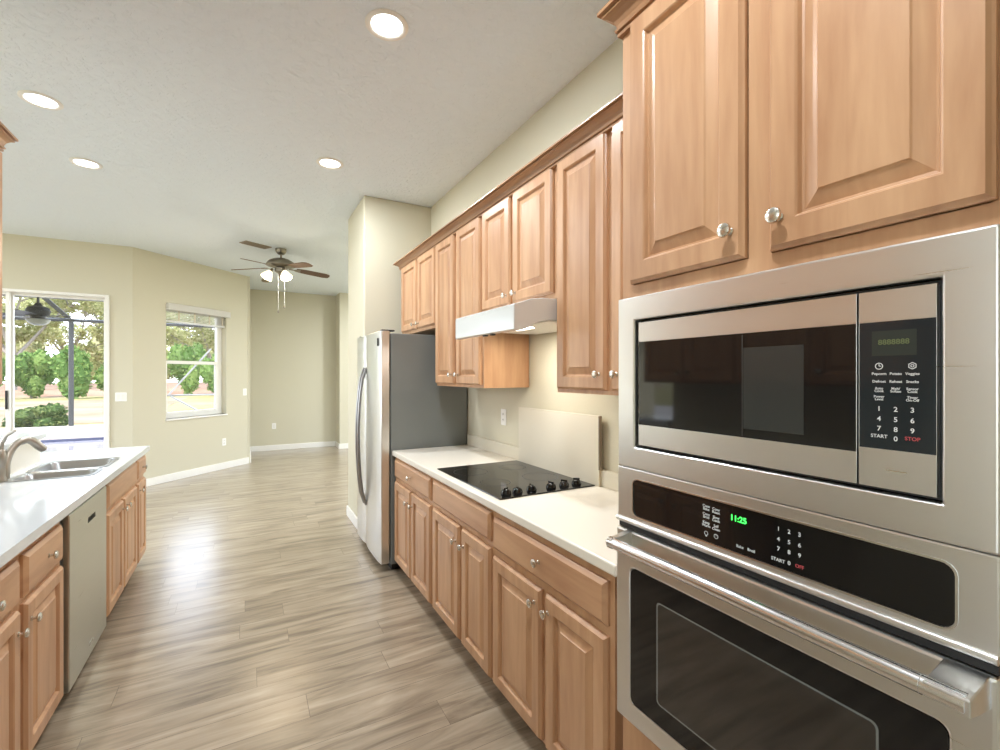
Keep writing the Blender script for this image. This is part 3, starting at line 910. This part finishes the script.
# ------------------------------------------------------------------ wall oven
ov = thing('wall_oven', 'stainless wall oven with towel bar handle below the microwave', 'oven', (1.2, .627, .5))
MB().box(.984 - .004, 1.52, .262, .992, .535, 1.2).build('oven_box', 'black', ov)
pan_o = rect4(.236, 1.018, 1.058, 1.2165)
pr = rounded(.284, .958, 1.086, 1.188, .018, 5)
# panel with rounded opening: match point counts by sampling the outer rectangle
def outer_like(inner, y0, y1, z0, z1):
    n = len(inner); q = n // 4
    cs = [(y1, z1), (y0, z1), (y0, z0), (y1, z0)]
    return [cs[i // q] for i in range(n)]
def plate_hole(name, mat, parent, oy0, oy1, oz0, oz1, inner, xa, xb, bevel=0.0):
    n = len(inner); q = n // 4
    cs = [(oy1, oz1), (oy0, oz1), (oy0, oz0), (oy1, oz0)]
    mb = MB()
    V = [(xa, *c) for c in cs] + [(xa, *p) for p in inner] + [(xb, *p) for p in inner] + [(xb, *c) for c in cs]
    F = []
    I = lambda k: 4 + k % n
    J = lambda k: 4 + n + k % n
    for c in range(4):
        for k in range(q - 1): F.append((c, I(c * q + k), I(c * q + k + 1)))
        F.append((c, I(c * q + q - 1), I(c * q + q), (c + 1) % 4))
        c2 = 4 + 2 * n
        F.append((c, (c + 1) % 4, c2 + (c + 1) % 4, c2 + c))
        for k in range(q - 1): F.append((c2 + c, J(c * q + k + 1), J(c * q + k)))
        F.append((c2 + c, c2 + (c + 1) % 4, J(c * q + q), J(c * q + q - 1)))
    for k in range(n): F.append((I(k), J(k), J(k + 1), I(k + 1)))
    mb.add(V, F)
    return mb.build(name, mat, parent, bevel=bevel)
pn = plate_hole('control_panel', 'steel', ov, .236, 1.018, 1.060, 1.2165, pr, OX, OX + .024, bevel=0.003)
# rounded lip at the bottom of the panel
MB().tube([(OX - .001, .237, 1.066), (OX - .001, 1.017, 1.066)], .0075, 10).build('lip', 'steel', pn, smooth=True)
ip = rounded(.2845, .9575, 1.0865, 1.1875, .0175, 5)
gp = MB().loops([[(OX + .001, *p) for p in ip], [(OX + .012, *p) for p in ip]]).build('panel_glass', 'blackglass', pn)
# bright bead round the glass
bead = MB()
bo = rounded(.2805, .9615, 1.0825, 1.1915, .021, 5)
n = len(bo)
bead.loops([[(OX + .0005, *p) for p in bo], [(OX - .0015, *p) for p in bo], [(OX - .0015, *p) for p in pr], [(OX + .002, *p) for p in pr]], False, False)
bead.build('bead', 'steel_p', pn)
T = OX - .0002 + .0008
def oy(y): return y * .9553 / .953
items = []
A, Bc = oy(.721), oy(.695)
for (a_, b_), z in zip((('Conv\nBake', 'Conv\nRoast'), ('Conv\nBroil', 'Slow\nCook'), ('Keep\nWarm', 'Self\nClean')), (1.166, 1.147, 1.127)):
    items.append((a_, A, z, .0088)); items.append((b_, Bc, z - .0015, .0088))
items += [('Bake', oy(.636), 1.101, .0088), ('Broil', oy(.610), 1.101, .0088), ('START', oy(.553), 1.101, .0095)]
for r, z in enumerate((1.165, 1.144, 1.124)):
    for y, dg in zip((.552, .531, .511), '123 456 789'.split()[r]): items.append((dg, oy(y), z, .0115))
items.append(('0', oy(.531), 1.102, .0115))
mt = text_mb(items, T)
for yc, ro in ((A, .0052), (Bc, .0056)):
    ring = lambda r_: [(T, yc + r_ * math.cos(2 * PI * k / 20), 1.1055 + r_ * math.sin(2 * PI * k / 20)) for k in range(20)]
    mt.loops([ring(ro), ring(ro - .0013)], False, False)
mt.box(T, T + .0001, A - .002, A + .002, 1.098, 1.1).box(T, T + .0001, Bc - .0005, Bc + .0005, 1.1055, 1.109)
mt.build('lettering', 'txt', gp)
text_mb([('OFF', oy(.511), 1.102, .0095)], T).build('off_lettering', 'txt_red', gp)
text_mb([('11:25', oy(.640), 1.160, .018)], T).build('clock_digits', 'txt_green', gp)
# oven door
DXo = .948
wn_ = rounded(.290, .962, .5585, .9386, .018, 5)
dr = plate_hole('door', 'steel', ov, .236, 1.018, .500, 1.041, wn_, DXo, OX + .022, bevel=0.006)
g2 = MB().loops([[(DXo + .0015, *p) for p in rounded(.2905, .9615, .559, .938, .0175, 5)], [(DXo + .01, *p) for p in rounded(.2905, .9615, .559, .938, .0175, 5)]]).build('door_glass', 'blackglass', dr)
inn = rounded(.380, .868, .6137, .883, .012, 5)
inn2 = rounded(.384, .864, .6177, .879, .010, 5)
MB().loops([[(DXo + .0012, *p) for p in inn], [(DXo + .0012, *p) for p in inn2]], False, False).build('window_edge', 'edge', g2)
MB().loops([[(DXo + .0010, *p) for p in inn2], [(DXo + .0014, *p) for p in inn2]]).build('window_pane', 'ovenglass', g2)
# vent slot between panel and door
MB().box(OX + .004, .98, .238, 1.016, 1.042, 1.060).build('vent_slot', 'black', ov)
hz = 1.019
hb = MB().tube([(.884, .300, hz), (.884, .975, hz)], .0145, 20).build('handle', 'steel_p', dr, smooth=True, bevel=0.001)
MB().tube([(.884, .250, hz), (.884, .2995, hz)], .0149, 20).build('end_cap', 'steel_p', hb, smooth=True)
for ya, yb in ((.244, .296), (.955, .975)):
    pr_ = [(DXo + .003, 1.042), (.90, 1.034), (.872, 1.031), (.872, 1.006), (.90, 1.000), (DXo + .003, .992)]
    MB().prism(pr_, 'y', ya, yb).build('bracket', 'steel', hb, bevel=0.002)

# ------------------------------------------------------------------ switches and outlets
def wall_plate(name, label, cat, kind, c, normal_angle, h=.115, w=.072):
    """plate centred at c, facing the direction given (angle of the outward normal in the floor plane)"""
    o = thing(name, label, cat, c)
    R = Matrix.Translation(c) @ Matrix.Rotation(normal_angle, 4, 'Z')
    pr = rounded(-w / 2, w / 2, -h / 2, h / 2, .008, 4)
    p = MB().loops([[(0.0005, *q) for q in pr], [(.004, *q) for q in pr], [(.006, q[0] * .93, q[1] * .95) for q in pr]]).xform(R).build('cover_plate', 'plate', o)
    if kind == 'outlet':
        for s in (-1, 1):
            f = rounded(-.017, .017, s * .02 - .014, s * .02 + .014, .009, 4)
            r_ = MB().loops([[(.0055, *q) for q in f], [(.0075, *q) for q in f]]).xform(R).build('socket', 'white', o)
            MB().box(.0075, .008, -.008, -.005, s * .02 - .003, s * .02 + .006).box(.0075, .008, .005, .008, s * .02 - .003, s * .02 + .006).xform(R).build('slots', 'slot', r_)
    else:
        for dy in ([0] if w < .1 else [-.023, .023]):
            MB().box(.0055, .009, dy - .016, dy + .016, -.033, .033).xform(R).build('rocker', 'white', o, bevel=0.002)
    return o
wall_plate('light_switch', 'white double light switch beside the sliding patio door', 'switch', 'switch', (-1.392, 7.5, 1.2), -PI / 2, w=.118)
na = -PI / 4
wall_plate('light_switch', 'white light switch right of the window on the angled wall', 'switch', 'switch', (-1.274 + 1.262, 7.5 + 1.262, 1.198), na)
wall_plate('wall_outlet', 'white outlet below the window on the angled wall', 'outlet', 'outlet', (-1.274 + .977, 7.5 + .977, .425), na)
wall_plate('wall_outlet', 'white outlet low on the far end wall', 'outlet', 'outlet', (.491, 10.1, .477), -PI / 2)
wall_plate('wall_outlet', 'white outlet above the cooktop counter near the refrigerator', 'outlet', 'outlet', (1.6, 2.846, 1.183), PI)

# ------------------------------------------------------------------ ceiling fixtures
def downlight(x, y, label, f=1.0):
    o = thing('recessed_light', label, 'ceiling light', (x, y, H), 'recessed ceiling lights')
    MB().lathe([(.100, -.0005), (.100, -.004), (.094, -.009), (.080, -.010), (.074, -.006), (.070, -.002)], (x, y, H)).build('trim_ring', 'white', o, smooth=True)
    MB().lathe([(.072, -.001), (.070, -.004), (.050, -.006), (.002, -.0065)], (x, y, H)).build('lens', 'lens', o, smooth=True)
    ld = bpy.data.lights.new('lamp', 'AREA'); ld.shape = 'DISK'; ld.size = .13; ld.energy = LAMP_W * f; ld.color = (.89, .94, 1.0)
    lo = bpy.data.objects.new('lamp', ld); COL.objects.link(lo); lo.parent = o; lo.location = (0, 0, -.012)
    return o
downlight(.584, 2.165, 'recessed ceiling light nearest the oven cabinet')
downlight(.576, 3.788, 'recessed ceiling light in front of the refrigerator')
downlight(-1.075, 3.757, 'recessed ceiling light over the near part of the sink counter')
downlight(-1.087, 4.704, 'recessed ceiling light over the far end of the sink counter')

for x, y, w_, F in ((.22, .54, 'over the floor in front of the wall oven', 1.25), (2.5, 6.3, 'added out of view in the near nook to fill the far wall', 2.2), (2.5, 8.1, 'added out of view in the far nook to fill the far wall', 2.6),  # unseen oven lamp follows the row spacing, shifted across to light the doors
                 (-3.4, 1.2, 'added as unseen fill in the near part of the living room', 1.0), (-3.4, 3.6, 'added as unseen fill in the middle of the living room', 1.0), (-3.4, 5.9, 'added as unseen fill in front of the sliding patio door', 1.0)):
    downlight(x, y, 'recessed ceiling light ' + w_, F)  # nook and living room lamps are unseen additions for fill light

fan = thing('ceiling_fan', 'pewter ceiling fan with dark blades and lit glass shades', 'ceiling fan', (.407, 6.683, H))
F0 = Vector((.407, 6.683, 0))
def FZ(p, **k): return MB().lathe(p, (F0.x, F0.y, 0), 'z', 28)
FZ([(.02, H - .0005), (.068, H - .001), (.070, H - .02), (.062, H - .045), (.04, H - .07), (.018, H - .078)]).build('canopy', 'fanmetal', fan, smooth=True)
FZ([(.012, H - .078), (.012, H - .125)]).build('downrod', 'fanmetal', fan, smooth=True)
FZ([(.02, H - .12), (.05, H - .126), (.10, H - .138), (.155, H - .17), (.178, H - .205), (.178, H - .222), (.14, H - .235), (.08, H - .245), (.02, H - .246)]).build('motor_housing', 'fanmetal', fan, smooth=True)
FZ([(.05, H - .245), (.075, H - .255), (.075, H - .30), (.05, H - .315), (.01, H - .318)]).build('light_kit', 'fanmetal', fan, smooth=True)
BZ = H - .238
for k in range(5):
    a = math.radians(10 + 72 * k)
    Rm = Matrix.Translation((F0.x, F0.y, BZ)) @ Matrix.Rotation(a, 4, 'Z') @ Matrix.Rotation(math.radians(4), 4, 'Y') @ Matrix.Rotation(math.radians(-12), 4, 'X')
    out = [(.19, -.045), (.30, -.062), (.56, -.068), (.615, -.05), (.63, 0), (.615, .05), (.56, .068), (.30, .062), (.19, .045)]
    bld = MB().loops([[(x, y, -.003) for x, y in out], [(x, y, .003) for x, y in out]]).xform(Rm).build('blade', 'blade', fan)
    br = [(.10, -.018), (.16, -.012), (.20, -.035), (.24, -.035), (.24, .035), (.20, .035), (.16, .012), (.10, .018)]
    MB().loops([[(x, y, -.009) for x, y in br], [(x, y, -.0035) for x, y in br]]).xform(Rm).build('blade_iron', 'fanmetal', bld)
for k in range(2):
    a = math.radians(196 + 90 * k)
    dx, dy = math.cos(a), math.sin(a)
    c0 = Vector((F0.x + dx * .112, F0.y + dy * .112, H - .285))
    d = Vector((dx * .52, dy * .52, -.85)).normalized()
    q = d.to_track_quat('Z', 'Y').to_matrix().to_4x4()
    Rm = Matrix.Translation(c0) @ q
    MB().lathe([(.016, -.01), (.018, .02), (.024, .03), (.024, .04)], (0, 0, 0)).xform(Rm).build('lamp_holder', 'fanmetal', fan, smooth=True)
    MB().lathe([(.026, .035), (.036, .05), (.054, .085), (.067, .115), (.071, .135), (.068, .135), (.051, .087), (.030, .046)], (0, 0, 0), n=20).xform(Rm).build('lamp_shade', 'shade', fan, smooth=True)
    ld = bpy.data.lights.new('bulb', 'POINT'); ld.energy = FAN_W; ld.shadow_soft_size = .03; ld.color = (1.0, .86, .66)
    lo = bpy.data.objects.new('bulb', ld); COL.objects.link(lo); lo.parent = fan
    lo.location = (c0 + d * .13) - Vector((F0.x, F0.y, H))
for dx, dy, z in ((-.03, .02, 2.30), (.04, -.02, 2.36)):
    x, y = F0.x + dx, F0.y + dy
    pc = MB().tube([(x, y, H - .30), (x, y, z)], .0018, 6).build('pull_chain', 'nickel', fan)
    MB().lathe([(.002, .03), (.010, .018), (.012, .006), (.006, -.008)], (x, y, z), n=12).build('pull_fob', 'fanmetal', pc, smooth=True)

vt = thing('air_vent', 'taupe rectangular ceiling air vent beside the fan', 'vent', (.115, 6.61, H))
Rm = Matrix.Translation((.115, 6.61, H)) @ Matrix.Rotation(math.radians(30), 4, 'Z')
MB().box(-.17, .17, -.075, .075, -.009, -.0005).xform(Rm).build('vent_frame', 'ventm', vt, bevel=0.003)
mb = MB()
for k in range(7): mb.box(-.15, .15, -.06 + k * .019, -.053 + k * .019, -.014, -.009)
mb.xform(Rm).build('louvers', 'ventm', vt)
sd = thing('smoke_detector', 'small round detector on the ceiling near the far wall', 'detector', (.306, 8.99, H))
MB().lathe([(.065, -.0005), (.065, -.02), (.05, -.034), (.002, -.036)], (.306, 8.99, H)).build('cover', 'ventm', sd, smooth=True)

# ------------------------------------------------------------------ outside
GZ = -0.45
struct('ground_lawn', MB().box(-90, 60, -30, 120, GZ - .2, GZ), 'lawn', 'dry yellow lawn behind the house', 'lawn')
struct('patio_deck', MB().box(-16, -1.45, 7.66, 10.35, -.5, -.02).box(-16, 1.0, 14.6, 18.2, -.5, -.03).box(-16, -9, 10.35, 14.6, -.5, -.03).box(-1.6, 1.0, 10.35, 14.6, -.5, -.03), 'deck', 'pale pool deck', 'deck')
pool = thing('swimming_pool', 'pale swimming pool with a dark waterline beyond the patio door', 'pool', (-5.3, 12.4, -.4))
MB().box(-9, -1.6, 10.36, 14.59, -.42, -.10).build('water', 'poolwater', pool)
MB().box(-9, -1.6, 14.56, 14.598, -.0995, -.04).box(-9, -1.6, 10.352, 10.36, -.0995, -.03).build('waterline_tile', 'pooltile', pool)
MB().box(-9.0, -1.62, 14.60, 14.95, -.029, .0).box(-9.0, -1.62, 9.95, 10.345, -.019, .005).build('coping', 'coping', pool)
struct('roof_lanai', MB().box(-12, -1.95, 7.66, 10.6, 2.95, 3.1).box(-12, -1.95, 10.42, 10.6, 2.78, 2.95), 'roof', 'porch ceiling over the patio', 'roof')

lf = thing('patio_fan', 'dark ceiling fan hanging on the patio outside the sliding door', 'ceiling fan', (-2.75, 9.5, 2.95))
P0 = (-2.75, 9.5, 0)
MB().lathe([(.06, 2.9495), (.06, 2.92), (.02, 2.90)], P0).build('canopy', 'lanaifan', lf, smooth=True)
MB().lathe([(.016, 2.92), (.016, 2.54)], P0).build('downrod', 'lanaifan', lf)
MB().lathe([(.03, 2.57), (.05, 2.53), (.12, 2.50), (.145, 2.45), (.13, 2.40), (.09, 2.37), (.09, 2.33), (.03, 2.32)], P0).build('motor_housing', 'lanaifan', lf, smooth=True)
MB().lathe([(.13, 2.325), (.14, 2.31), (.11, 2.26), (.06, 2.235), (.01, 2.23)], P0).build('light_bowl', 'lanaiglass', lf, smooth=True)
for k in range(5):
    a = math.radians(-27 + 72 * k)
    Rm = Matrix.Translation((P0[0], P0[1], 2.375)) @ Matrix.Rotation(a, 4, 'Z') @ Matrix.Rotation(math.radians(10), 4, 'X')
    out = [(.14, -.05), (.3, -.07), (.62, -.075), (.66, 0), (.62, .075), (.3, .07), (.14, .05)]
    MB().loops([[(x, y, -.004) for x, y in out], [(x, y, .004) for x, y in out]]).xform(Rm).build('blade', 'lanaifan', lf)

pe = thing('pool_enclosure', 'slate metal screen frame around the pool', 'enclosure', (-4.5, 18.0, -.03))
def bar(a, b, r): return MB().tube([a, b], r, 4)
for x in (-12.0, -8.2, -4.52, 0.9):
    bar((x, 18.1, -.03), (x, 18.1, 3.1), .075).build('post', 'bronze', pe)
bar((-12, 18.1, 3.1), (1.0, 18.1, 3.1), .055).build('top_beam', 'bronze', pe)
for x in (-12.0, -8.2, -4.52, 0.9):
    bar((x, 18.1, 3.1), (x - .35, 14.5, 4.1), .07).build('roof_beam', 'bronze', pe)
bar((-3.5, 18.1, .83), (1.0, 18.1, .83), .025).build('chair_rail', 'alu', pe)
bar((-2.15, 18.05, .85), (-1.0, 18.05, 2.35), .032).build('brace', 'alu', pe)
bar((-2.1, 18.05, .80), (-.9, 18.05, .0), .032).build('brace', 'alu', pe)

pond = MB().box(-14, -4.2, 24, 46, GZ + .001, GZ + .02).build('pond', 'pond', loc=(-9, 35, GZ))
pond['kind'] = 'structure'; pond['label'] = 'tan pond behind the pool enclosure'; pond['category'] = 'pond'
struct('ground_bank', MB().prism([(54, GZ), (57.5, GZ + .5), (110, GZ + .5), (110, GZ)], 'x', -60, 40), 'bank', 'reddish dirt bank under the trees', 'bank')

rng = np.random.default_rng(11)
def leaf_cloud(clusters, n_per, size, name, mat, parent, core=0.0):
    """small tilted leaf quads scattered in ball-shaped clusters (cx, cy, cz, rx, ry, rz)"""
    V, F = [], []
    for (cx, cy, cz, rx, ry, rz) in clusters:
        d = rng.normal(size=(n_per, 3)); d /= np.linalg.norm(d, axis=1)[:, None]
        r = rng.uniform(.35, 1.0, size=(n_per, 1)) ** .5
        p = d * r * np.array([rx, ry, rz]) + np.array([cx, cy, cz])
        a = rng.normal(size=(n_per, 3)); a /= np.linalg.norm(a, axis=1)[:, None]
        b = np.cross(a, rng.normal(size=(n_per, 3))); b /= np.linalg.norm(b, axis=1)[:, None]
        s = size * rng.uniform(.6, 1.3, size=(n_per, 1))
        for i in range(n_per):
            o = len(V)
            A, B = a[i] * s[i], b[i] * s[i] * .6
            V += [tuple(p[i] - A), tuple(p[i] + B), tuple(p[i] + A), tuple(p[i] - B)]
            F.append((o, o + 1, o + 2, o + 3))
    if core:
        for (cx, cy, cz, rx, ry, rz) in clusters:
            o = len(V); N, R_ = 10, 6
            for i in range(R_ + 1):
                th_ = PI * i / R_
                for k in range(N):
                    ph = 2 * PI * k / N
                    q = core * rng.uniform(.85, 1.12)
                    V.append((cx + rx * q * math.sin(th_) * math.cos(ph), cy + ry * q * math.sin(th_) * math.sin(ph), cz + rz * q * math.cos(th_)))
            for i in range(R_):
                for k in range(N):
                    F.append((o + i * N + k, o + i * N + (k + 1) % N, o + (i + 1) * N + (k + 1) % N, o + (i + 1) * N + k))
    base = world_loc(parent)
    me = bpy.data.meshes.new(name)
    me.from_pydata([tuple(Vector(v) - base) for v in V], [], F)
    me.materials.append(M[mat])
    ob = bpy.data.objects.new(name, me); COL.objects.link(ob); ob.parent = parent
    return ob

def tree(x, y, h, label, seed, spread=1.0, mat='leaf_oak', npc=300):
    random.seed(seed)
    t = thing('oak_tree', label, 'tree', (x, y, GZ + .5), 'trees along the far bank')
    tr = MB()
    z0 = GZ + .5
    tips = []
    fork = Vector((x + random.uniform(-.4, .4), y, z0 + h * .27))
    tr.tube([(x, y, z0), (x + .1, y, z0 + h * .14), tuple(fork)], [.34, .27, .22], 8)
    for k in range(7):
        a = 2 * PI * k / 7 + random.uniform(-.3, .3)
        ln = h * random.uniform(.30, .46) * spread
        end = fork + Vector((math.cos(a) * ln, math.sin(a) * ln * .7, h * random.uniform(.18, .58)))
        mid = (fork + end) / 2 + Vector((random.uniform(-.6, .6), 0, random.uniform(.1, .9)))
        tr.tube([tuple(fork), tuple(mid), tuple(end)], [.17, .11, .04], 6)
        tips += [mid, end]
        for j in range(2):
            e2 = end + Vector((random.uniform(-1, 1), random.uniform(-.7, .7), random.uniform(-.3, .8))) * h * .14
            tr.tube([tuple(mid.lerp(end, .6)), tuple(e2)], [.07, .03], 5)
            tips.append(e2)
    tr.build('trunk', 'bark', t, smooth=True)
    cl = [(p.x, p.y, p.z + .2, random.uniform(.8, 1.5) * h / 9, random.uniform(.8, 1.4) * h / 9, random.uniform(.5, .95) * h / 9) for p in tips]
    leaf_cloud(cl, npc, .17, 'foliage', mat, t, core=.3)
    return t

tree(-27.8, 72, 12.0, 'oak tree at the left edge of the sliding door view', 3)
tree(-19.3, 60.5, 11.0, 'spreading oak with a pale forked trunk left of the enclosure post', 5)
tree(-21.5, 85, 13.5, 'oak seen behind the forked oak through the sliding door', 8)
tree(-12.4, 72, 12.0, 'oak seen right of the enclosure post through the sliding door', 9)
tree(-7.0, 85, 13.0, 'oak seen in the left half of the angled wall window', 13)
tree(-3.0, 60.5, 10.5, 'oak seen in the right half of the angled wall window', 14)
def bush(x, y, z, rx, ry, rz, label, mat='leaf_green', n=260, size=.17, group='green bushes along the far bank', name='green_bush'):
    t = thing(name, label, 'bush', (x, y, z), group)
    cl = []
    for k in range(12):
        a = random.uniform(0, 2 * PI); q = random.uniform(.0, .75)
        cl.append((x + math.cos(a) * q * rx, y + math.sin(a) * q * ry, z + rz * random.uniform(.30, .85), rx * .42, ry * .42, rz * .32))
    leaf_cloud(cl, n, size, 'foliage', mat, t, core=.82)
    st = MB()
    for k in range(4): st.tube([(x, y, z), (x + random.uniform(-.4, .4) * rx, y, z + rz * .6)], [.06, .02], 5)
    st.build('stems', 'bark', t)
    return t
random.seed(4)
for x, y, h_, lb in ((-23.2, 49.2, 3.2, 'at the left edge of the sliding door view'), (-20.6, 51.8, 4.2, 'left of the pale forked oak trunk'),
                     (-17.6, 49.2, 4.4, 'right behind the hanging patio fan'), (-15.4, 51.8, 3.6, 'just left of the enclosure post'),
                     (-12.4, 49.2, 3.8, 'just right of the enclosure post'), (-10.2, 51.8, 3.6, 'at the right edge of the sliding door view'),
                     (-7.2, 49.2, 3.9, 'at the left of the angled wall window view'), (-4.7, 51.8, 4.4, 'in the middle of the angled wall window view'), (-2.2, 49.2, 3.6, 'at the right of the angled wall window view')):
    bush(x, y, GZ + .002, 1.55, .85, h_, 'leafy green bush ' + lb, n=330, size=.15)
for k, (x, h_, lb) in enumerate(((-36, 6.2, 'at the far left of the sliding door view'), (-30.2, 7.0, 'behind the left edge oak'), (-24.6, 6.4, 'behind the patio fan'),
                  (-19.4, 7.2, 'just right of the patio fan'), (-14.2, 6.4, 'behind the right enclosure bay'), (-9.0, 7.0, 'at the left of the angled wall window'), (-3.8, 6.6, 'at the right of the angled wall window'))):
    bush(x, (97 if k % 2 else 103), GZ + .5, 3.3, 2.2, h_, 'dense distant tree ' + lb, 'leaf_oak', 420, .28, 'dense trees in the distance', 'distant_tree')
bush(-6.15, 21.2, GZ + .02, .82, .8, .82, 'round garden shrub just outside the pool enclosure', 'leaf_shrub', 260, .07, None, 'garden_shrub')
